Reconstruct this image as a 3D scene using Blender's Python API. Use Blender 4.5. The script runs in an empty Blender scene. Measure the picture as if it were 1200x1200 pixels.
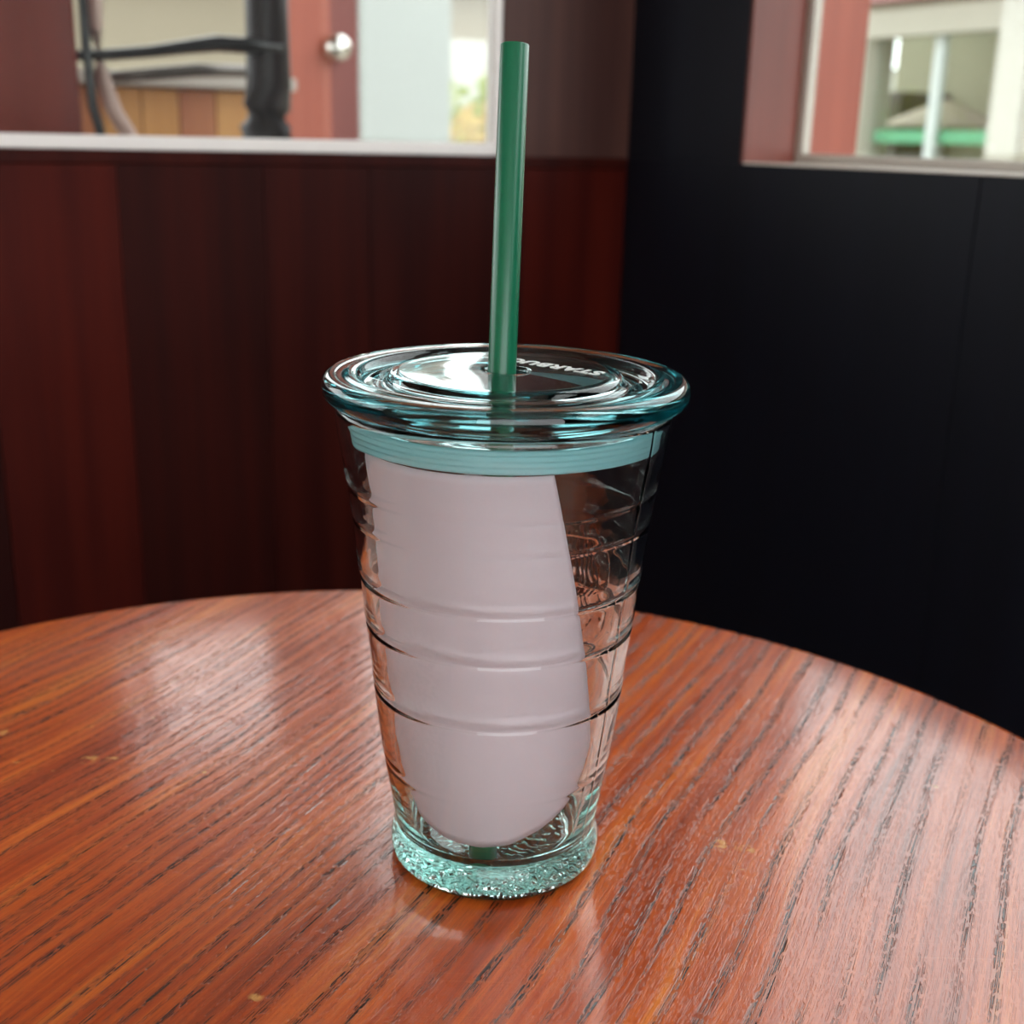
import bpy, bmesh, math, random
from math import sin, cos, pi, radians as R, exp, sqrt
from mathutils import Vector, Matrix, noise

# ------------------------------------------------------------------ scene, camera, sky, exposure
S = bpy.context.scene
COL = S.collection
S.view_settings.view_transform = 'Standard'
S.view_settings.look = 'None'
S.view_settings.gamma = 1.0
S.view_settings.use_curve_mapping = False
S.view_settings.exposure = 0.0
S.cycles.use_denoising = True
S.cycles.max_bounces = 28
S.cycles.transmission_bounces = 24
S.cycles.transparent_max_bounces = 24
S.cycles.glossy_bounces = 8
S.cycles.diffuse_bounces = 5
S.cycles.blur_glossy = 0.3

CAM_POS = Vector((0, -0.3499, 0.2206))
PITCH, ROLL = 0.2972, 0.0246
fw = Vector((0, cos(PITCH), -sin(PITCH)))
rt0 = Vector((1, 0, 0)); up0 = rt0.cross(fw)
rt = rt0 * cos(ROLL) + up0 * sin(ROLL)        # horizon falls to the right
up = up0 * cos(ROLL) - rt0 * sin(ROLL)
cd = bpy.data.cameras.new('camera'); cam = bpy.data.objects.new('camera', cd); COL.objects.link(cam)
M = Matrix.Identity(4)
for i in range(3):
    M[i][0], M[i][1], M[i][2], M[i][3] = rt[i], up[i], -fw[i], CAM_POS[i]
cam.matrix_world = M
cd.sensor_width = 36; cd.sensor_fit = 'HORIZONTAL'; cd.lens = 36 * 1434.57 / 1200
cd.clip_start = 0.01
cd.dof.use_dof = True; cd.dof.focus_distance = 0.345; cd.dof.aperture_fstop = 13.5
S.camera = cam

W = bpy.data.worlds.new('overcast_sky'); S.world = W; W.use_nodes = True
bg = W.node_tree.nodes['Background']
bg.inputs['Color'].default_value = (0.965, 0.985, 1.0, 1); bg.inputs['Strength'].default_value = 4.2

# ------------------------------------------------------------------ helpers
E1 = Vector((.8643, .503, 0)); E2 = Vector((-.503, .8643, 0)); CORNER = Vector((.103, .880, 0))
FLOOR = -0.73
def P(a, b, z=0): return CORNER + E1 * a + E2 * b + Vector((0, 0, z))   # room axes: a along the left wall, b through it

def put(name, bm, mat, parent=None, smooth=False, loc=None):
    me = bpy.data.meshes.new(name)
    bmesh.ops.recalc_face_normals(bm, faces=bm.faces[:])
    bm.to_mesh(me); bm.free()
    if smooth:
        for p in me.polygons: p.use_smooth = True
    if mat: me.materials.append(mat)
    o = bpy.data.objects.new(name, me); COL.objects.link(o)
    if parent: o.parent = parent
    if loc is not None: o.location = loc
    return o
def empty(name, loc, parent=None):
    o = bpy.data.objects.new(name, None); o.empty_display_size = .02; COL.objects.link(o); o.location = loc
    return o
def tag(o, label, cat, group=None, kind=None):
    o['label'] = label; o['category'] = cat
    if group: o['group'] = group
    if kind: o['kind'] = kind
    return o
def struct(o): o['kind'] = 'structure'; return o

def box(bm, a0, a1, b0, b1, z0, z1, off=Vector(), bev=0):
    """box in room axes"""
    vs = []
    for z in (z0, z1):
        for a, b in ((a0, b0), (a1, b0), (a1, b1), (a0, b1)):
            vs.append(bm.verts.new(P(a, b, z) - off))
    fs = [bm.faces.new([vs[i] for i in f]) for f in ((3,2,1,0),(4,5,6,7),(0,1,5,4),(1,2,6,5),(2,3,7,6),(3,0,4,7))]
    if bev:
        es = list({e for f in fs for e in f.edges})
        bmesh.ops.bevel(bm, geom=es, offset=bev, segments=2, profile=.5, affect='EDGES')
    return bm
def lathe(bm, prof, n=96, c=(0,0,0), axis=None, close=False):
    """revolve (r,z); closed profile if close"""
    rings = []
    c = Vector(c)
    X, Y, Z = Vector((1,0,0)), Vector((0,1,0)), Vector((0,0,1))
    if axis is not None:
        Z = Vector(axis).normalized(); X = Z.orthogonal().normalized(); Y = Z.cross(X)
    for r, z in prof:
        if r < 1e-6: rings.append([bm.verts.new(c + Z*z)])
        else: rings.append([bm.verts.new(c + X*(r*cos(2*pi*k/n)) + Y*(r*sin(2*pi*k/n)) + Z*z) for k in range(n)])
    pairs = list(zip(rings, rings[1:]))
    if close: pairs.append((rings[-1], rings[0]))
    for A, B in pairs:
        for k in range(n):
            j = (k+1) % n
            if len(A) == 1 and len(B) == 1: continue
            if len(A) == 1: bm.faces.new((A[0], B[k], B[j]))
            elif len(B) == 1: bm.faces.new((A[k], A[j], B[0]))
            else: bm.faces.new((A[k], A[j], B[j], B[k]))
    return bm
def tube(bm, pts, rad, n=10, flat=1.0, upv=Vector((0,0,1))):
    """swept bar along points; flat squashes it along the side axis"""
    rings = []
    for i, p in enumerate(pts):
        t = (pts[min(i+1, len(pts)-1)] - pts[max(i-1, 0)]).normalized()
        s = t.cross(upv)
        s = s.normalized() if s.length > 1e-4 else t.orthogonal().normalized()
        u = s.cross(t)
        r = rad[i] if isinstance(rad, (list, tuple)) else rad
        rings.append([bm.verts.new(p + s*(r*flat*cos(2*pi*k/n)) + u*(r*sin(2*pi*k/n))) for k in range(n)])
    for A, B in zip(rings, rings[1:]):
        for k in range(n): bm.faces.new((A[k], A[(k+1)%n], B[(k+1)%n], B[k]))
    bm.faces.new(rings[0]); bm.faces.new(rings[-1])
    return bm

class N:
    """small node-graph writer"""
    def __init__(s, name):
        s.m = bpy.data.materials.new(name); s.m.use_nodes = True; s.t = s.m.node_tree; s.t.nodes.clear()
        s.out = s.t.nodes.new('ShaderNodeOutputMaterial')
    def n(s, kind, ins=None, **props):
        nd = s.t.nodes.new(kind)
        for k, v in props.items(): setattr(nd, k, v)
        for k, v in (ins or {}).items():
            if isinstance(v, bpy.types.NodeSocket): s.t.links.new(v, nd.inputs[k])
            else: nd.inputs[k].default_value = v
        return nd
    def math(s, op, a, b=0.0, c=0.0, clamp=False):
        return s.n('ShaderNodeMath', {0: a, 1: b, 2: c}, operation=op, use_clamp=clamp).outputs[0]
    def mix(s, f, a, b, blend='MIX'):
        nd = s.n('ShaderNodeMix', {0: f, 6: a, 7: b}, data_type='RGBA', blend_type=blend); return nd.outputs[2]
    def ramp(s, f, stops):
        nd = s.n('ShaderNodeValToRGB', {0: f}); cr = nd.color_ramp
        while len(cr.elements) < len(stops): cr.elements.new(.5)
        for e, (p, c) in zip(cr.elements, stops): e.position = p; e.color = (*c, 1) if len(c) == 3 else c
        return nd.outputs[0]
    def smooth(s, f, lo, hi):
        return s.n('ShaderNodeMapRange', {0: f, 1: lo, 2: hi, 3: 0., 4: 1.}, interpolation_type='SMOOTHSTEP').outputs[0]
    def noise(s, vec, scale, detail=3, rough=.5, dim='3D'):
        return s.n('ShaderNodeTexNoise', {'Vector': vec, 'Scale': scale, 'Detail': detail, 'Roughness': rough}, noise_dimensions=dim).outputs[0]
    def coord(s, rot=(0,0,0), scale=(1,1,1), kind='Object'):
        tc = s.n('ShaderNodeTexCoord')
        return s.n('ShaderNodeMapping', {0: tc.outputs[kind], 'Rotation': rot, 'Scale': scale}).outputs[0]
    def bsdf(s, **ins):
        b = s.n('ShaderNodeBsdfPrincipled', {k.replace('_', ' '): v for k, v in ins.items()})
        s.t.links.new(b.outputs[0], s.out.inputs[0]); return b

def rgb(r, g, b, k=1.0):
    f = lambda c: ((c/255+.055)/1.055)**2.4 if c > 10 else c/255/12.92
    return (f(r)*k, f(g)*k, f(b)*k, 1)
def plain(name, col, rough=.5, var=.12, scale=25, metal=0, spec=.5, bump=0.0):
    m = N(name); v = m.coord()
    n = m.noise(v, scale, 4)
    c2 = tuple(x*(1-var*2) for x in col[:3]) + (1,)
    c = m.mix(n, col, c2)
    kw = dict(Base_Color=c, Roughness=rough, Metallic=metal, Specular_IOR_Level=spec)
    if bump: kw['Normal'] = m.n('ShaderNodeBump', {'Height': n, 'Strength': .4, 'Distance': bump}).outputs[0]
    m.bsdf(**kw); return m.m
def streaky(name, c1, c2, rough=.4, axis=2, scale=40, spec=.5, rot=(0,0,-.527)):
    """wood with grain along z (axis 2) in room axes"""
    m = N(name); sc = [scale]*3; sc[axis] = scale*.04
    v = m.coord(rot=(0,0,0), scale=tuple(sc))
    n = m.noise(v, 1.0, 5, .6); n2 = m.noise(m.coord(scale=(3,3,1.2)), 2.2, 2)
    f = m.smooth(m.math('ADD', m.math('MULTIPLY', n, .65), m.math('MULTIPLY', n2, .35)), .32, .68)
    bp = m.n('ShaderNodeBump', {'Height': n, 'Strength': .12, 'Distance': .0006}).outputs[0]
    m.bsdf(Base_Color=m.mix(f, c1, c2), Roughness=rough, Specular_IOR_Level=spec, Normal=bp); return m.m
def glass_mat(name, tint, density, rough=0.0, wob=0.0, wscale=60, ior=1.5):
    m = N(name)
    kw = dict(Base_Color=(1,1,1,1), Roughness=rough, IOR=ior, Transmission_Weight=1.0)
    if wob:
        h = m.noise(m.coord(), wscale, 2)
        kw['Normal'] = m.n('ShaderNodeBump', {'Height': h, 'Strength': 1.0, 'Distance': wob}).outputs[0]
    m.bsdf(**kw)
    va = m.n('ShaderNodeVolumeAbsorption', {'Color': tint, 'Density': density})
    m.t.links.new(va.outputs[0], m.out.inputs['Volume']); return m.m
def pane_mat(name):
    m = N(name)
    bk = m.n('ShaderNodeNewGeometry').outputs['Backfacing']          # the same reflectance from either side of the thin pane
    fr = m.n('ShaderNodeFresnel', {'IOR': m.math('MULTIPLY_ADD', bk, 1/1.5 - 1.5, 1.5)}).outputs[0]
    tr = m.n('ShaderNodeBsdfTransparent', {'Color': (.95, .97, .96, 1)}).outputs[0]
    gl = m.n('ShaderNodeBsdfGlossy', {'Color': (1,1,1,1), 'Roughness': 0.02}).outputs[0]
    mx = m.n('ShaderNodeMixShader', {0: fr, 1: tr, 2: gl}).outputs[0]
    m.t.links.new(mx, m.out.inputs[0]); return m.m

# ------------------------------------------------------------------ materials
def table_wood():
    m = N('varnished_oak'); ROT = R(-63.5)
    base = m.coord(rot=(0, 0, ROT))
    # slow sideways wander of the grain
    wn = m.math('MULTIPLY', m.math('SUBTRACT', m.noise(base, 3.2, 1), .5), .026)
    sp = m.n('ShaderNodeSeparateXYZ', {0: base})
    u, v = sp.outputs[0], m.math('ADD', sp.outputs[1], wn)
    def vec(su, sv, off=0.0):
        return m.n('ShaderNodeCombineXYZ', {0: m.math('MULTIPLY', u, su), 1: m.math('MULTIPLY_ADD', v, sv, off), 2: 0.}).outputs[0]
    broad = m.noise(vec(2.5, 40), 1, 3, .55)
    fine = m.noise(vec(14, 420, 3.1), 1, 4, .6)
    drift = m.math('MULTIPLY', m.noise(vec(4, 14, 5.5), 1, 2, .5), 2.6)
    def rows(freq, lo, hi, dr):
        ph = m.math('ADD', m.math('MULTIPLY', v, freq), m.math('MULTIPLY', drift, dr))
        tri = m.math('ABSOLUTE', m.math('MULTIPLY_ADD', m.math('FRACT', ph), 2., -1.))
        return m.smooth(tri, lo, hi)
    wide = rows(104, .56, .92, .9)                     # open-pore growth rings about 13 mm apart
    tight = rows(190, .35, 1.0, 3.2)                  # closer rings toward the far left
    side = m.smooth(sp.outputs[1], -.03, .07)
    ringm = m.math('ADD', m.math('MULTIPLY', wide, m.math('SUBTRACT', 1., m.math('MULTIPLY', side, .55))), m.math('MULTIPLY', tight, m.math('MULTIPLY_ADD', side, .6, .12)), clamp=True)
    patch = m.smooth(m.noise(vec(7, 60, 2.2), 1, 2, .5), .30, .52)
    ringm = m.math('MULTIPLY', ringm, patch)
    pore = m.noise(vec(40, 3000, 1.3), 1, 1, .5)
    dash = m.noise(vec(300, 900, 9.3), 1, 1, .5)
    tone = m.math('ADD', m.math('MULTIPLY', broad, .6), m.math('MULTIPLY', fine, .4))
    col = m.ramp(tone, [(.32, rgb(118, 43, 18)[:3]), (.45, rgb(180, 74, 26)[:3]), (.55, rgb(206, 96, 34)[:3]), (.68, rgb(232, 134, 54)[:3])])
    pm = m.math('MULTIPLY', m.smooth(pore, .47, .56), m.smooth(dash, .40, .52))
    pm = m.math('MULTIPLY', pm, m.math('MULTIPLY_ADD', ringm, 1.0, .12), clamp=True)
    col = m.mix(m.math('MULTIPLY', ringm, .42), col, rgb(104, 52, 36))
    col = m.mix(pm, col, rgb(34, 18, 13))
    # worn pale nicks
    pos = m.n('ShaderNodeTexCoord').outputs['Object']
    wob = m.noise(pos, 320, 3)
    nick = None
    for x, y, r in ((-.1907,.0688,.0035),(-.1518,.0494,.0042),(-.144,.0502,.003),(-.065,-.0763,.0026),(.0727,.0031,.0052),(.0795,.0005,.0036),(-.1772,.0468,.002),
                    (-.1385,.0845,.0016),(-.1621,.0395,.0018),(-.108,.0422,.0013),(.0758,-.0115,.0014),(-.16,.075,.0016),(.155,.045,.002)):
        d = m.n('ShaderNodeVectorMath', {0: pos, 1: (x + .04893, y + .05663, 0)}, operation='DISTANCE').outputs['Value']
        k = m.math('MULTIPLY', m.smooth(d, r, r*.35), m.smooth(wob, .46, .60))
        nick = k if nick is None else m.math('MAXIMUM', nick, k)
    col = m.mix(m.math('MULTIPLY', nick, .8), col, rgb(226, 168, 96))
    # hairline scratches
    scr = m.smooth(m.noise(m.coord(rot=(0, 0, R(-12)), scale=(14, 1300, 1)), 1, 0), .735, .75)
    col = m.mix(m.math('MULTIPLY', scr, .06), col, rgb(236, 170, 110))
    h = m.math('SUBTRACT', m.math('MULTIPLY', fine, .25), pm)
    bp = m.n('ShaderNodeBump', {'Height': h, 'Strength': .35, 'Distance': .0004}).outputs[0]
    rg = m.math('ADD', m.math('MULTIPLY_ADD', pm, .35, .24), m.math('MULTIPLY', m.noise(pos, 30, 3), .12))
    m.bsdf(Base_Color=col, Roughness=rg, Specular_IOR_Level=.25, Coat_Weight=1.0, Coat_Roughness=.10, Coat_Normal=bp, Normal=bp)
    return m.m
M_TABLE = table_wood()
M_EDGE = streaky('table_edge_wood', rgb(96, 36, 16), rgb(140, 58, 26), .35, 0, 60)
M_IRON = plain('black_iron', (.012, .012, .013, 1), .45, .1, 60)
M_BOARDS = [streaky('red_board_%d' % i, c1, c2, .45, 2, 38, .10) for i, (c1, c2) in enumerate((
    (rgb(50, 8, 5), rgb(72, 17, 8)), (rgb(34, 6, 5), rgb(50, 12, 7)), (rgb(40, 7, 5), rgb(58, 15, 8)), (rgb(36, 7, 5), rgb(52, 12, 7))))]
M_POST = streaky('brown_post', rgb(60, 34, 30), rgb(84, 52, 44), .5, 2, 30, .3)
M_NAVY = streaky('ebony_panel', rgb(10, 13, 22), rgb(15, 18, 29), .5, 2, 26, .25)
M_FLOOR = streaky('floor_wood', rgb(58, 34, 24), rgb(104, 70, 50), .5, 0, 30)
M_BACK = plain('tan_wall_paint', rgb(200, 180, 156), .8)
M_CEIL = plain('ceiling_paint', rgb(226, 218, 204), .8)
M_ALU = plain('pale_aluminium', rgb(232, 226, 222), .35, .03, 30, .0)
M_ALU2 = plain('dull_aluminium', rgb(176, 168, 158), .4, .05, 30, .0)
M_JAMB = streaky('red_brown_jamb', rgb(88, 40, 32), rgb(124, 62, 50), .4, 2, 30)
M_PANE = pane_mat('window_glass')
M_GLASS = glass_mat('aqua_glass', (.22, .84, .76, 1), 20, 0.0, .00012, 70)
M_FROST = glass_mat('aqua_glass_stippled', (.22, .82, .74, 1), 18, .03)
M_LID = glass_mat('teal_plastic', (.08, .60, .63, 1), 75, 0.0, 0, 60, 1.49)
def silicone():
    m = N('milky_aqua_silicone')
    g = m.n('ShaderNodeBsdfGlass', {'Color': (.70, .95, .97, 1), 'Roughness': .12, 'IOR': 1.42}).outputs[0]
    t = m.n('ShaderNodeBsdfTranslucent', {'Color': (.60, .97, 1.0, 1)}).outputs[0]
    d = m.n('ShaderNodeBsdfDiffuse', {'Color': (.60, .97, 1.0, 1)}).outputs[0]
    td = m.n('ShaderNodeMixShader', {0: .68, 1: t, 2: d}).outputs[0]
    m.t.links.new(m.n('ShaderNodeMixShader', {0: .74, 1: g, 2: td}).outputs[0], m.out.inputs[0]); return m.m
M_GASKET = silicone()
M_WHITE = plain('white_print', (.85, .87, .86, 1), .5, .02)

# ------------------------------------------------------------------ room shell
TOP = 1.25; CEIL = 1.75
LJ = -.1395                          # right jamb of the left window (a)
RJ = -.1678                          # left jamb of the right window (b)
SILL = .2041
B_END = -3.2; A_END = -3.2; RE = -.92   # RE: far end of the right window
def wall(name, boxes, mat):
    bm = bmesh.new()
    for b in boxes: box(bm, *b)
    return struct(put(name, bm, mat))
wl = wall('wall_left', [(A_END, .126, .012, .05, FLOOR, SILL-.0005), (LJ, .126, .0, .02, SILL-.0005, TOP), (A_END, .126, .0, .02, TOP, CEIL)], M_POST)
# boards of the left wall below the window, each its own piece
random.seed(4)
a = .0; k = 0
for w_ in (.115, .155, .095, .118, .103, .135, .12, .14, .11, .15, .12, .13, .14, .12, .13, .15, .12, .14, .13, .14):
    bm = bmesh.new(); d = random.uniform(0, .0007)
    box(bm, a - w_ + .0002, a - .0002, d, .0125, FLOOR, SILL-.011, bev=.0004)
    put('wall_board', bm, M_BOARDS[k % 4], wl); a -= w_; k += 1
bm = bmesh.new(); box(bm, A_END, 0, -.001, .02, SILL-.0105, SILL-.0005, bev=.0008)
put('cap_rail', bm, M_BOARDS[2], wl)
wr = wall('wall_right', [(.004, .126, B_END, .12, FLOOR, SILL-.0005), (0, .126, RJ, .12, SILL-.0005, TOP), (0, .126, RE, .12, TOP, CEIL), (0, .126, B_END, RE, SILL-.0005, .72), (0, .126, -1.05, RE, .72, CEIL), (0, .126, B_END, -1.05, 1.66, CEIL), (0, .126, B_END, -3.0, .72, 1.66)], M_NAVY)
b = 0.0
for w_ in (.42, .5, .5, .5, .5, .5):
    bm = bmesh.new(); box(bm, 0, .0045, b - w_ + .0006, b - .0006, FLOOR, SILL-.0006, bev=.0004)
    put('wall_panel', bm, M_NAVY, wr); b -= w_
# the two far sides of the room, behind the photographer
wall('wall_back', [(-.3, .126, B_END-.1, B_END, FLOOR, CEIL), (A_END, -.3, B_END-.1, B_END, FLOOR, -.3), (A_END, -.3, B_END-.1, B_END, 1.5, CEIL)], M_POST)
wall('wall_side', [(A_END-.1, A_END, B_END-.1, -2.2, FLOOR, CEIL), (A_END-.1, A_END, -2.2, .05, FLOOR, CEIL)], M_BACK)
fl = wall('floor', [(A_END, .1, B_END, .1, FLOOR-.05, FLOOR)], M_FLOOR)
bm = bmesh.new(); box(bm, A_END, .126, B_END, .05, CEIL, CEIL+.05); struct(put('ceiling', bm, M_CEIL))

# left window: slim pale frame, pane
w1 = struct(empty('window_1', P(LJ, .01, SILL))); o1 = w1.location
def wpart(name, parent, off, mat, *b, bev=.001):
    bm = bmesh.new(); box(bm, *b, off=off, bev=bev); return put(name, bm, mat, parent)
wpart('frame_rail', w1, o1, M_ALU, A_END, LJ, .002, .02, SILL, SILL+.0105)
wpart('frame_stile', w1, o1, M_ALU, LJ-.006, LJ, .002, .02, SILL+.0105, TOP)
wpart('frame_mullion', w1, o1, M_ALU, -1.62, -1.58, .002, .02, SILL+.0105, TOP)
for a0, a1 in ((-1.58, LJ-.006), (A_END, -1.62)):
    wpart('pane', w1, o1, M_PANE, a0, a1, .009, .013, SILL+.0105, TOP, bev=0)
# right window: deep brown reveal, thin pale frame set 57 mm in
w2 = struct(empty('window_2', P(.06, RJ, SILL))); o2 = w2.location
wpart('jamb_lining', w2, o2, M_JAMB, -.001, .0565, RJ-.004, RJ, SILL, TOP, bev=.0005)
wpart('jamb_lining', w2, o2, streaky('lit_jamb', rgb(132, 62, 46), rgb(156, 80, 60), .45, 2, 30), .0662, .128, RJ-.004, RJ, SILL, TOP, bev=.0005)  # same jamb wood, outdoor light on its outer part put into a lighter colour
wpart('sill_board', w2, o2, plain('pale_sill', rgb(226, 220, 210), .18, .08, 20), -.001, .128, RE, RJ-.004, SILL-.001, SILL+.0008, bev=.0004)
wpart('frame_stile', w2, o2, M_ALU2, .0565, .0662, RJ-.012, RJ, SILL+.0008, TOP)
wpart('frame_rail', w2, o2, M_ALU2, .0565, .0662, RE, RJ-.012, SILL+.0008, SILL+.0085)
wpart('frame_stile', w2, o2, M_ALU2, .0565, .0662, RE, RE+.012, SILL+.0085, TOP)
for b0, b1 in ((RE+.012, RJ-.012),):
    wpart('pane', w2, o2, M_PANE, .060, .063, b0, b1, SILL+.0085, TOP, bev=0)

# unseen high window added along the right wall to bring in side light
w3 = struct(empty('added_light_window', P(.06, -2, .72))); o3 = w3.location
for q in ((-3.0, -1.05, .72, .735), (-3.0, -1.05, 1.645, 1.66), (-3.0, -2.985, .735, 1.645), (-1.065, -1.05, .735, 1.645), (-2.03, -2.015, .735, 1.645)):
    wpart('added_window_bar', w3, o3, M_ALU, .0565, .0662, *q)
for b0, b1 in ((-2.985, -2.03), (-2.015, -1.065)):
    wpart('pane', w3, o3, M_PANE, .060, .063, b0, b1, .735, 1.645, bev=0)

# ------------------------------------------------------------------ table
TC = Vector((-.04893, -.05663, 0)); TR = .2905
tb = tag(empty('cafe_table', TC + Vector((0, 0, FLOOR))), 'round varnished orange-brown oak cafe table carrying the glass tumbler', 'table')
up_ = Vector((0, 0, -FLOOR))
bm = lathe(bmesh.new(), [(0, 0), (TR-.004, 0), (TR-.0015, -.0006), (TR-.0003, -.002), (TR, -.004), (TR, -.018), (TR-.001, -.021), (TR-.004, -.023), (0, -.023)], 192)
top = put('tabletop', bm, M_TABLE, tb, loc=up_); 
bm = lathe(bmesh.new(), [(0, -.0232), (.09, -.0232), (.09, -.03), (.032, -.04), (.030, -.06), (.030, FLOOR+.05), (.038, FLOOR+.03), (0, FLOOR+.03)], 32)
put('pedestal', bm, M_IRON, tb, True, up_)
bm = lathe(bmesh.new(), [(0, FLOOR+.0295), (.05, FLOOR+.0295), (.17, FLOOR+.014), (.20, FLOOR+.008), (.205, FLOOR+.0005), (0, FLOOR+.0005)], 48)
put('base_plate', bm, M_IRON, tb, True, up_)

# ------------------------------------------------------------------ glass tumbler
AX = Vector((-.0031, 0, 0))
OUT = [(.0118,.0319),(.0150,.0324),(.0195,.0330),(.0268,.0342),(.0356,.0357),(.0425,.0367),(.0590,.0386),(.0660,.0390),(.0790,.0407),(.0830,.0410),
       (.0930,.0420),(.0975,.0427),(.1044,.0435),(.1137,.0444),(.1233,.0457),(.1330,.0473),(.1380,.0483),(.1420,.0489),(.1452,.0489)]
def lerp_tab(tab, x):
    if x <= tab[0][0]: return tab[0][1]
    for (x0, y0), (x1, y1) in zip(tab, tab[1:]):
        if x <= x1: return y0 + (y1-y0)*(x-x0)/(x1-x0)
    return tab[-1][1]
def r_smooth(z): return sum(lerp_tab(OUT, z + d*.004) for d in (-1, -.5, 0, .5, 1))/5
GROOVES = [(.0352,.00016,.0009),(.0600,.00055,.00055),(.0808,.00055,.00055),(.0960,.00055,.00055),(.1140,.00016,.0007),(.1240,.00018,.0007)]
def r_out(z):
    r = r_smooth(z)
    for g, d, w_ in GROOVES:
        t = (z - g)/w_
        r -= d*exp(-t*t)
        r += d*.30*exp(-((z - g - .0022)/.0018)**2)       # the band swells just above its groove
    return r
def r_in(z): return r_smooth(z) - lerp_tab([(.01,.0046),(.03,.0036),(.06,.0030),(.145,.0026)], z)
FLOOR_Z = .0085
prof = [(0., .0016)] + [(.0010 + .00055*k, .0016 - .0002*(k/46)**2) for k in range(47)] + [(.0272, .0008), (.0285, .0002), (.0305, .0002), (.0318, .0008), (.0328, .0022), (.0333, .0045), (.0332, .0072), (.0327, .0096), (.0321, .0112)]
z = .0125
while z < .1448:
    prof.append((r_out(z), z))
    near = min(abs(z - g[0]) for g in GROOVES)
    z += .0004 if near < .002 else .0009
prof += [(.0490, .1452), (.0487, .1464), (.0478, .1470), (.0470, .1468), (.0464, .1460)]
n_out = len(prof)
z = .1445
while z > .0165:
    prof.append((r_in(z), z)); z -= .0016
ri0 = r_in(.0165)
for t in (15, 30, 45, 60, 75, 90):
    prof.append((ri0 - .007*(1-cos(R(t))), .0165 - .007*sin(R(t)) - .0010*(t/90)))
prof += [(.014, FLOOR_Z), (.006, FLOOR_Z), (0, FLOOR_Z)]
NS = 720
bm = lathe(bmesh.new(), prof, NS)
EMB_T, EMB_Z, EMB_R = R(56), .079, .0225
for v in bm.verts:
    x, y, z = v.co; r = sqrt(x*x + y*y)
    if r < 1e-5: continue
    th = math.atan2(y, x); rs = r_smooth(min(max(z, .012), .145)); dr = 0.0
    outer = r > rs - .0018
    if z > .012 and outer and z < .146:
        s = (th + R(33))*r                                  # mould seam on the right-hand side
        dr += .00010*exp(-(s/.0005)**2) * (3.5 if .121 < z < .136 else 1)
        s2 = (th - R(146))*r
        dr += .00008*exp(-(s2/.0006)**2)
        e = ((th - EMB_T)*.0415, z - EMB_Z); q = sqrt(e[0]**2 + e[1]**2)
        if q < EMB_R*1.08:                                  # raised emblem on the far wall: ring, wavy strands, speckle
            fade = min(1, max(0, (EMB_R*1.08 - q)/.0015))
            ringf = exp(-((q - EMB_R)/.0009)**2) + .8*exp(-((q - EMB_R*.72)/.0008)**2)
            wv = sin(e[0]*2300 + 2.6*sin(e[1]*520) + 3*noise.noise(Vector((e[0]*140, e[1]*140, 2)))) * (q < EMB_R*.7)
            sp_ = noise.noise(Vector((e[0]*420, e[1]*420, 5)))
            dr += fade*(.00026*ringf + .00012*wv + .00016*sp_ + .00012*noise.noise(Vector((e[0]*900, e[1]*900, 8))))
    if z > .012:
        dr += .00012*noise.noise(Vector((x*38, y*38, z*30 + (7 if outer else 0)))) + .00004*noise.noise(Vector((x*110, y*110, z*80 + (7 if outer else 0))))
    if dr: v.co.x += x/r*dr; v.co.y += y/r*dr
    if z < .0115 and (z > .0005 and r > .0275 or r < .027 and z < .002):   # pebbled foot
        h = noise.noise(Vector((x*620, y*620, 3)))
        if r < .027: v.co.z += .00050*h*min(1, r/.006)*min(1, (.0272-r)/.002)
        else: v.co.x += x/r*.00007*h; v.co.y += y/r*.00007*h
gl = put('glass_tumbler', bm, M_GLASS, None, True, AX)
gl.data.materials.append(M_FROST)                       # stippled underside of the foot
for p in gl.data.polygons:
    if p.center.z < .0026: p.material_index = 1
tag(gl, 'tall ribbed aqua recycled glass tumbler with raised emblem standing on table', 'tumbler')

# ------------------------------------------------------------------ lid
LC = Vector((-.0027, 0, 0))
ld = tag(empty('tumbler_lid', LC + Vector((0, 0, .1474))), 'clear teal plastic disc lid with raised centre, closing the glass tumbler', 'lid')
off = Vector((0, 0, -.1474))
H = .0061
lp = [(H, .1562), (.0075, .15635), (.030, .1563), (.0325, .1562), (.0336, .1556), (.0341, .1546), (.0346, .1533), (.0356, .1527), (.0400, .1527), (.0412, .1530), (.0420, .1540),
      (.0426, .1551), (.0434, .1556), (.0455, .1557), (.0465, .1552), (.0490, .1553), (.0508, .1556), (.0522, .1549), (.0530, .1536), (.0532, .1520), (.0529, .1504), (.0521, .1492), (.0510, .1484), (.0500, .1476), (.0492, .1474),
      (.0456, .1474), (.0454, .1465), (.0453, .1442), (.0448, .1437), (.0436, .1437), (.0432, .1442), (.0431, .1490), (.0425, .1498), (.0420, .1500), (.0356, .1497), (.0340, .1500), (.0328, .1518), (.0318, .1532), (.030, .1535), (.0075, .1535), (H, .1536)]
put('lid_disc', lathe(bmesh.new(), lp, 256, close=True), M_LID, ld, True, off)
gp = []
for k in range(4):
    z0 = .1434 - k*.0016
    rr = lerp_tab([(.12,.0426),(.134,.0441),(.1425,.0453)], z0)
    gp += [(rr-.0008, z0), (rr+.0001, z0-.0004), (rr+.0001, z0-.0010), (rr-.0008, z0-.0014)]
gp += [(.0438, .1371), (.0424, .1373), (.0424, .1433), (.0438, .1435)]
g_ = put('gasket', lathe(bmesh.new(), gp, 192, close=True), M_GASKET, ld, True, off)
g_['label'] = 'pale aqua ribbed silicone seal ring'
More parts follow.
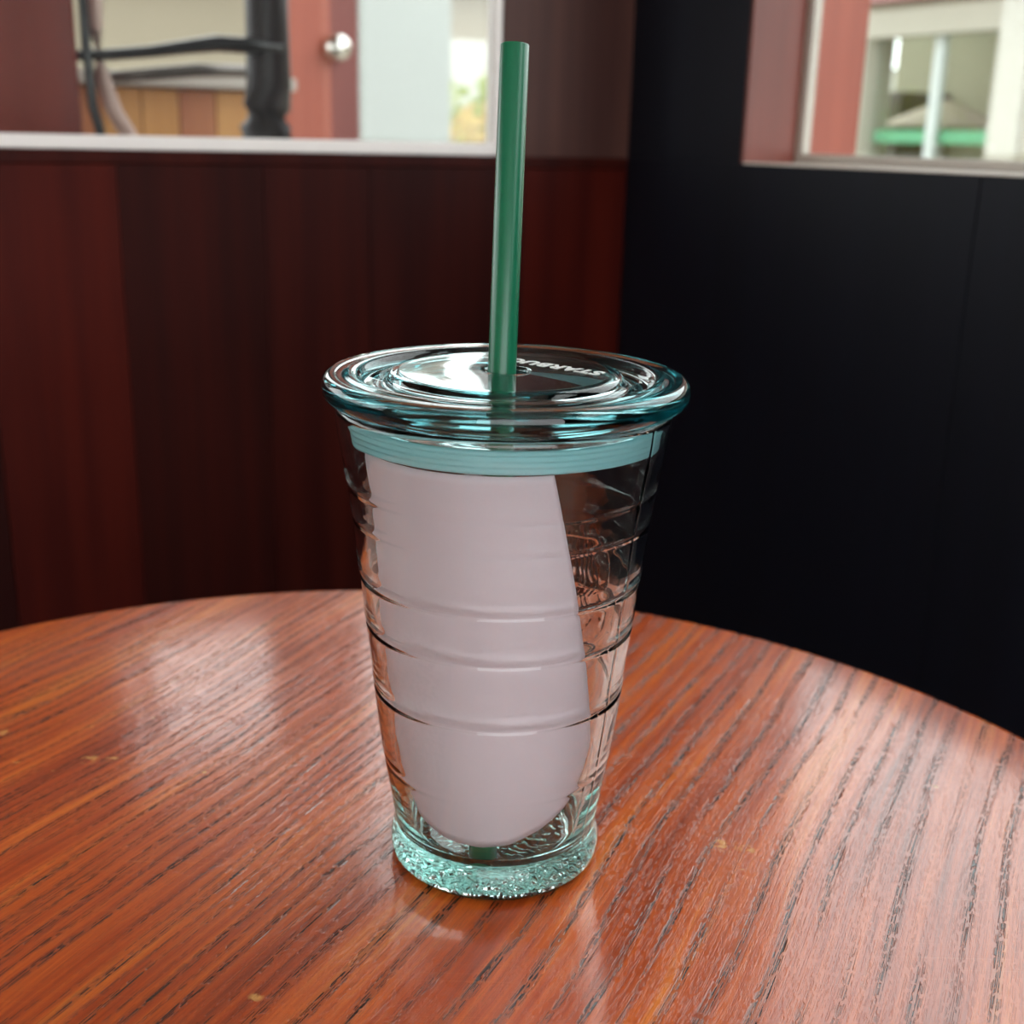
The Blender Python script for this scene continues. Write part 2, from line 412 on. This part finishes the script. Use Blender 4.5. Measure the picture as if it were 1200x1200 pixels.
fc = bpy.data.curves.new('lettering', 'FONT'); fc.body = 'STARBUCKS'; fc.size = .0073; fc.extrude = .00005; fc.offset = .00024; fc.space_character = 1.08
fo = bpy.data.objects.new('tmp_text', fc); COL.objects.link(fo)
bpy.context.view_layer.update()
me = bpy.data.meshes.new_from_object(fo.evaluated_get(bpy.context.evaluated_depsgraph_get()))
bpy.data.objects.remove(fo); me.materials.clear(); me.materials.append(M_WHITE); me.name = 'lettering'
tx = bpy.data.objects.new('lettering', me); COL.objects.link(tx); tx.parent = ld
tx.location = Vector((.0262, -.0012, .15645)) - ld.location; tx.rotation_euler = (0, 0, R(143))
tx['label'] = 'white printed lettering'

# ------------------------------------------------------------------ straw
sm = N('green_plastic')
sm.bsdf(Base_Color=(.004, .125, .060, 1), Roughness=.28, Specular_IOR_Level=.5, Transmission_Weight=0.0, Subsurface_Weight=.06, Subsurface_Radius=(.001, .003, .002), Subsurface_Scale=.6,
        Normal=sm.n('ShaderNodeBump', {'Height': sm.noise(sm.coord(scale=(600, 600, 12)), 1, 2), 'Strength': .05, 'Distance': .0002}).outputs[0])
s0, s1 = Vector((-.0063, -.0225, .0098)), Vector((-.0024, .0118, .2451))
ax = (s1 - s0).normalized(); Ls = (s1 - s0).length
ro, ri = .00408, .0036
bm = lathe(bmesh.new(), [(ri, .0), (ro-.0002, 0), (ro, .0003), (ro, Ls-.0003), (ro-.0002, Ls), (ri, Ls)], 64, s0, ax, close=True)
tag(put('drinking_straw', bm, sm.m, None, True), 'thick dark green plastic straw standing upright through the lid hole', 'straw')

# ------------------------------------------------------------------ paper insert
pm_ = N('white_paper')
fib = pm_.noise(pm_.coord(), 900, 3); 
uvn = pm_.n('ShaderNodeTexCoord').outputs['UV']
su = pm_.n('ShaderNodeSeparateXYZ', {0: uvn})
txt = pm_.n('ShaderNodeTexNoise', {'Vector': pm_.n('ShaderNodeMapping', {0: uvn, 'Scale': (42, 90, 1)}).outputs[0], 'Scale': 1.0, 'Detail': 0.}).outputs[0]
msk = pm_.math('MULTIPLY', pm_.math('MULTIPLY', pm_.smooth(su.outputs[0], .10, .14), pm_.smooth(su.outputs[0], .42, .36)), pm_.math('MULTIPLY', pm_.smooth(su.outputs[1], .12, .18), pm_.smooth(su.outputs[1], .62, .56)))
pc = pm_.mix(pm_.math('MULTIPLY', msk, pm_.math('MULTIPLY', pm_.smooth(txt, .5, .6), .10)), (0.94, .83, .885, 1), (.5, .46, .5, 1))
df = pm_.n('ShaderNodeBsdfDiffuse', {'Color': pc, 'Normal': pm_.n('ShaderNodeBump', {'Height': fib, 'Strength': .25, 'Distance': .0002}).outputs[0]}).outputs[0]
tl = pm_.n('ShaderNodeBsdfTranslucent', {'Color': (.92, .82, .86, 1)}).outputs[0]
pm_.t.links.new(pm_.n('ShaderNodeMixShader', {0: .36, 1: df, 2: tl}).outputs[0], pm_.out.inputs[0])
bm = bmesh.new(); uvl = bm.loops.layers.uv.new('UVMap')
NU, NV = 60, 44; grid = []; ZB = [(-78, .030), (-55, .0220), (-30, .0178), (-8, .0164), (10, .0172), (30, .0215), (44, .027), (53, .034), (58, .046)]
for i in range(NU + 1):
    s = i/NU; fb = -76 + 134*s; ft = -61 + 79.5*s; zb = lerp_tab(ZB, fb); row = []
    for j in range(NV + 1):
        t = j/NV; f = fb + (ft - fb)*t - 1.2*s*sin(pi*t); z = zb + (.1366 - zb)*t
        r = r_in(max(z, .0165)) - .0016 - .0006*(1 + sin(f*.06 + z*40))
        row.append((bm.verts.new((r*sin(R(f)), -r*cos(R(f)), z)), (s, t)))
    grid.append(row)
for i in range(NU):
    for j in range(NV):
        q = [grid[i][j], grid[i+1][j], grid[i+1][j+1], grid[i][j+1]]
        f = bm.faces.new([p[0] for p in q])
        for l, p in zip(f.loops, q): l[uvl].uv = p[1]
pp = put('paper_insert', bm, pm_.m, None, True, AX)
md = pp.modifiers.new('thickness', 'SOLIDIFY'); md.thickness = .00025; md.offset = 0
tag(pp, 'curled white paper sheet inside the glass tumbler, cut slanting at right', 'paper')

# ------------------------------------------------------------------ outside: ground, buildings
GZ = FLOOR - .02
M_PAVE = plain('concrete_paving', rgb(168, 158, 146), .8, .15, 6)
bm = bmesh.new(); box(bm, -14, 16, .06, 18, GZ-.1, GZ); box(bm, .13, 16, -12, .06, GZ-.1, GZ)
g = struct(put('ground', bm, M_PAVE))
def ob(name, mat, a0, a1, b0, b1, z0, z1, parent=None, bev=.004):
    off = parent.location if parent else P((a0+a1)/2, (b0+b1)/2, z0)
    bm = bmesh.new(); box(bm, a0, a1, b0, b1, z0, z1, off=off, bev=bev)
    return put(name, bm, mat, parent, loc=None if parent else off)

# cream house beyond the right window
M_CREAM = plain('cream_render', rgb(174, 168, 148), .85, .05, 4)
M_CREAM2 = plain('cream_frame', rgb(182, 179, 163), .6, .03, 8)
M_SHADE = plain('dim_room', rgb(160, 158, 130), .8, .15, 3)
A0 = 3.2
hs = tag(empty('cream_house', P(A0, 1.5, GZ)), 'cream rendered house front with a two-pane window behind the right window', 'house')
def hp(name, mat, *b, bev=.004): return ob(name, mat, *b, parent=hs, bev=bev)
bm = bmesh.new(); off = hs.location
WB0, WB1, WZ0, WZ1 = 2.21, 2.90, .02, .645
for q in ((A0, A0+.15, -3.5, WB0, GZ, 1.0), (A0, A0+.15, WB1, 3.03, GZ, 1.0), (A0, A0+.15, WB0, WB1, GZ, WZ0), (A0, A0+.15, WB0, WB1, WZ1, 1.0)): box(bm, *q, off=off)
put('facade', bm, M_CREAM, hs)
wf = None
bm = bmesh.new()
for q in ((A0-.03, A0+.06, WB1-.02, WB1+.11, WZ0-.05, WZ1+.09), (A0-.03, A0+.06, WB0-.11, WB0+.02, WZ0-.05, WZ1+.09), (A0-.03, A0+.06, WB0+.02, WB1-.02, WZ1-.01, WZ1+.09), (A0-.03, A0+.06, WB0+.02, WB1-.02, WZ0-.05, WZ0+.02)): box(bm, *q, off=off)
wf = put('window_frame', bm, M_CREAM2, hs)
bm = bmesh.new(); box(bm, A0+.02, A0+.05, 2.53, 2.57, WZ0+.02, WZ1-.01, off=off); m_ = put('glazing_bar', bm, plain('white_bar', rgb(216, 226, 222), .4), wf)
for b0, b1 in ((WB0+.02, 2.53), (2.57, WB1-.02)):
    bm = bmesh.new(); box(bm, A0+.033, A0+.038, b0, b1, WZ0+.02, WZ1-.01, off=off); put('pane', bm, M_PANE, wf)
bm = bmesh.new(); box(bm, A0+.9, A0+.95, 1.6, 3.6, GZ, 1.0, off=off); put('back_wall', bm, M_SHADE, hs)
bm = bmesh.new(); box(bm, A0+.06, A0+.30, WB0+.02, WB1-.02, .235, .285, off=off); put('inner_ledge', bm, plain('mint_ledge', rgb(128, 208, 164), .5), hs)
bm = bmesh.new(); box(bm, A0-.35, A0+1.0, -3.6, 3.1, 1.0, 1.08, off=off); put('roof_slab', bm, plain('grey_roof', rgb(150, 130, 120), .8), hs)
# pink sign band above the cream window
ob_ = ob('sign_board', plain('pink_board', rgb(190, 140, 140), .6, .05), A0-.06, A0-.005, .8, 2.93, .765, .95); tag(ob_, 'long pink sign board fixed above the cream house window', 'sign')
# parasol behind the pane
M_PARA = plain('beige_canvas', rgb(205, 192, 172), .8)
pa = tag(empty('folded_parasol', P(A0+.52, 2.93, GZ)), 'low beige parasol seen through the cream house window', 'parasol')
bm = lathe(bmesh.new(), [(0, .42), (.02, .415), (.12, .375), (.27, .31), (.265, .305), (.12, .365), (0, .40)], 16); o = put('canopy', bm, M_PARA, pa, loc=(0, 0, -GZ))
bm = lathe(bmesh.new(), [(0, .40), (.012, .40), (.012, GZ+.04), (.12, GZ+.03), (.12, GZ), (0, GZ)], 16); put('pole', bm, M_ALU, pa, True, (0, 0, -GZ))
# dark cabinet inside the cream house
cb = ob('kitchen_cabinet', plain('grey_cabinet', rgb(84, 80, 70), .7, .2, 5), A0+.55, A0+.88, 3.22, 3.58, GZ, .46); tag(cb, 'dark grey cabinet standing inside the cream house, left of the parasol', 'cabinet')

# ---- beyond the left window
M_REDW = streaky('red_brown_wood', rgb(96, 26, 16), rgb(118, 38, 24), .45, 2, 22)
M_DARKW = streaky('dark_brown_wood', rgb(20, 9, 8), rgb(32, 16, 14), .4, 2, 30, .25)
M_ORANGE = [streaky('orange_board_%d' % i, c, d, .5, 2, 26) for i, (c, d) in enumerate(((rgb(176, 112, 66), rgb(196, 134, 80)), (rgb(192, 134, 70), rgb(206, 152, 88)), (rgb(168, 100, 62), rgb(188, 122, 76))))]
M_BLACK = plain('black_lacquer', rgb(13, 10, 10), .3, .1, 40)
pt = ob('timber_post', M_REDW, -.80, -.4355, .35, .43, GZ, 1.3); tag(pt, 'wide red-brown timber post outside the left window, at the far left', 'post')
# bar chair with bent leg, black arm and broad dark upright
ch = tag(empty('bar_chair', P(-.33, .45, GZ)), 'dark bar chair with black armrest and broad upright outside the left window', 'chair')
def CP(a, b, z): return P(a, b, z) - ch.location
def ct(name, mat, pts, rad, flat=1.0, n=12, upv=Vector((0,0,1))):
    return put(name, tube(bmesh.new(), [CP(*q) for q in pts], rad, n, flat, upv), mat, ch, True)
ct('upright', M_DARKW, [(-.226, .37, GZ), (-.226, .37, .10), (-.232, .37, .205), (-.2345, .37, .225), (-.232, .37, .245), (-.229, .37, .27), (-.229, .37, .33), (-.228, .37, .55)], [.026, .027, .031, .029, .026, .0245, .0235, .023], n=16)
ct('armrest', M_BLACK, [(-.434, .36, .2895), (-.40, .36, .292), (-.36, .36, .297), (-.325, .36, .303), (-.29, .36, .3085), (-.26, .36, .3085), (-.22, .36, .3065)], [.0052, .006, .0062, .0072, .0088, .0088, .007], flat=2.2)
ct('arm_brace', plain('grey_metal', rgb(112, 104, 98), .35, .1, 40, .5), [(-.39, .44, .272), (-.34, .44, .278), (-.29, .44, .284), (-.22, .44, .286)], [.006, .007, .0075, .007], flat=1.6)
ct('bent_leg', streaky('pale_bentwood', rgb(196, 158, 146), rgb(214, 184, 172), .3, 2, 40), [(-.395, .37, .50), (-.407, .37, .40), (-.413, .37, .32), (-.409, .37, .27), (-.398, .37, .235), (-.378, .37, .20), (-.35, .37, .14), (-.33, .37, 0), (-.32, .37, -.4), (-.32, .37, GZ)], .0085, flat=1.0)
ct('dark_leg', M_BLACK, [(-.4265, .352, .50), (-.4265, .352, .30), (-.424, .352, .24), (-.415, .352, .20), (-.40, .352, .1), (-.40, .352, GZ)], .0052)
bm = bmesh.new(); box(bm, -.42, -.21, .34, .62, .04, .065, off=ch.location, bev=.008); put('seat', bm, M_DARKW, ch)
for a_ in (-.40, -.23): ct('leg', M_BLACK, [(a_, .60, .04), (a_, .61, GZ)], .011)
# counter with pale top and orange boards
ct_ = tag(empty('wooden_counter', P(-.1, .95, GZ)), 'orange board counter with a pale grey top behind the dark bar chair', 'counter')
def cp(name, mat, *b, bev=.002):
    bm = bmesh.new(); box(bm, *b, off=ct_.location, bev=bev); return put(name, bm, mat, ct_)
cp('countertop', plain('pale_stone', rgb(196, 188, 178), .3, .08, 20), -.42, -.03, .82, 1.12, .278, .296)
cp('carcass', M_DARKW, -.42, -.035, .865, 1.10, GZ, .275)
for k in range(7):
    a0 = -.415 + k*.054
    cp('board', M_ORANGE[(k*2 + (k == 3)) % 3], a0+.0008, a0+.0532, .85, .866, GZ+.01, .275, bev=.0015)
# door leaf standing open with a round knob
dr = tag(empty('open_door', P(.16, 1.2, GZ)), 'reddish wooden door with a shiny round knob left of the white pillar', 'door')
def dp(name, mat, *b, bev=.003):
    bm = bmesh.new(); box(bm, *b, off=dr.location, bev=bev); return put(name, bm, mat, dr)
dp('door_stile', streaky('lit_stile_wood', rgb(160, 76, 54), rgb(176, 92, 68), .45, 2, 24), .085, .172, 1.19, 1.24, GZ+.005, 1.25)  # light falling on the stile is put into its lighter wood colour
dp('door_panel', streaky('maroon_wood', rgb(118, 54, 46), rgb(136, 68, 58), .45, 2, 24), .172, .234, 1.205, 1.235, GZ+.005, 1.25)
bm = lathe(bmesh.new(), [(0, .052), (.012, .050), (.021, .043), (.0255, .030), (.022, .018), (.011, .010), (.010, .004), (.018, .002), (.018, 0), (0, 0)], 32, P(.1795, 1.205, .366) - dr.location, -E2)
put('knob', bm, plain('polished_chrome', rgb(226, 224, 216), .12, .03, 30, .9), dr, True)
# unseen canopy added over the terrace to cut sky light and table sheen
M_SOFF = streaky('sky_blocker_wood', rgb(96, 58, 44), rgb(120, 76, 58), .6, 0, 18)
cn = struct(empty('sky_blocker_canopy', P(0, 1.2, 1.62)))
bm = bmesh.new(); box(bm, A_END, .42, .03, 2.2, 1.66, 1.72, off=cn.location); put('blocker_deck', bm, M_SOFF, cn)
for k in range(5):
    bm = bmesh.new(); box(bm, -3.1 + k*.7, -3.02 + k*.7, .03, 2.15, 1.58, 1.66, off=cn.location); put('blocker_rafter', bm, M_SOFF, cn)
bm = bmesh.new(); box(bm, A_END, .42, 2.15, 2.25, 1.55, 1.72, off=cn.location); put('blocker_fascia', bm, M_CREAM2, cn)
# white pillar
pl = tag(empty('white_pillar', P(.94, 2.65, GZ)), 'flat white painted gate pillar beyond the left window', 'pillar')
bm = bmesh.new(); box(bm, .787, 1.086, 2.5, 2.58, GZ, .80, off=pl.location, bev=.006); put('shaft', bm, plain('white_paint', rgb(150, 157, 151), .7, .03, 5), pl)
bm = bmesh.new(); box(bm, .775, 1.098, 2.488, 2.592, .80, .84, off=pl.location, bev=.006); put('cap', bm, M_CREAM2, pl)
bm = bmesh.new(); box(bm, .777, 1.096, 2.49, 2.59, GZ, GZ+.12, off=pl.location, bev=.006); put('plinth', bm, M_CREAM2, pl)
# slim pink drain pipe right of it
bm = lathe(bmesh.new(), [(0, GZ), (.022, GZ), (.022, .9), (0, .9)], 16, (0, 0, 0)); o = put('drain_pipe', bm, plain('pinkish_pipe', rgb(214, 196, 186), .5), None, True, P(1.11, 2.62, 0)); tag(o, 'slim pinkish upright pipe beside the white pillar', 'pipe')
# low white wall, beige house behind
ob2 = ob('garden_wall', plain('white_wall', rgb(196, 196, 186), .8, .05, 4), 2.0, 5.5, 4.3, 4.45, GZ, .64); tag(ob2, 'low white garden wall behind the green shrubs', 'wall')
bh = tag(empty('beige_house', P(1, 6.5, GZ)), 'beige rendered house far beyond the left window', 'house')
bm = bmesh.new(); box(bm, -3.5, 5, 6.5, 6.7, GZ, 1.12, off=bh.location); put('facade', bm, plain('beige_render', rgb(146, 136, 116), .85, .1, 2), bh)
bm = bmesh.new(); box(bm, -3.6, 5.1, 6.3, 7.6, 1.12, 1.2, off=bh.location); put('roof_slab', bm, plain('roof_grey', rgb(140, 128, 118), .8), bh)
# shrubs: leaf clouds
M_LEAF = []
for nm, c1, c2 in (('lime', rgb(100, 122, 20), rgb(146, 156, 40)), ('golden', rgb(156, 126, 50), rgb(182, 158, 84))):
    lm = N(nm + '_leaf'); ln = lm.noise(lm.coord(), 9, 2)
    d_ = lm.n('ShaderNodeBsdfDiffuse', {'Color': lm.mix(lm.smooth(ln, .4, .6), c1, c2)}).outputs[0]
    t_ = lm.n('ShaderNodeBsdfTranslucent', {'Color': c2}).outputs[0]
    lm.t.links.new(lm.n('ShaderNodeMixShader', {0: .4, 1: d_, 2: t_}).outputs[0], lm.out.inputs[0]); M_LEAF.append(lm.m)
M_STEM = plain('shrub_stem', rgb(96, 78, 50), .8)
def shrub(label, a, b, h, w_, mat, n, seed):
    rnd = random.Random(seed); c = P(a, b, GZ); t = tag(empty('garden_shrub', c), label, 'shrub', None)
    bm = bmesh.new()
    for _ in range(n):
        while True:
            q = Vector((rnd.uniform(-1, 1), rnd.uniform(-1, 1), rnd.uniform(0, 1)))
            if q.x*q.x + q.y*q.y + (q.z-.5)**2*3.6 < 1: break
        p = Vector((q.x*w_, q.y*w_*.7, q.z*h)); d = Vector((rnd.gauss(0,1), rnd.gauss(0,1), rnd.gauss(.4,.6))).normalized(); s = d.orthogonal().normalized()
        l = rnd.uniform(.05, .09); wd = l*.28
        v = [bm.verts.new(p + x) for x in (Vector(), d*l*.5 + s*wd, d*l, d*l*.5 - s*wd)]
        bm.faces.new(v)
    f = put('foliage', bm, mat, t); f['kind'] = 'stuff'
    bm = bmesh.new()
    for k in range(5):
        e = Vector((rnd.uniform(-.6, .6)*w_, rnd.uniform(-.4, .4)*w_, h*.7)); tube(bm, [Vector((e.x*.1, e.y*.1, 0)), e*.5 + Vector((0, 0, .05)), e], [.012, .009, .004], 6)
    put('stem', bm, M_STEM, t)
shrub('lime green leafy shrub against the low white garden wall', 1.98, 3.75, 1.22, .52, M_LEAF[0], 2600, 1)
shrub('golden yellow low shrub in front of the lime green one', 1.56, 3.05, 1.06, .46, M_LEAF[1], 2200, 2)
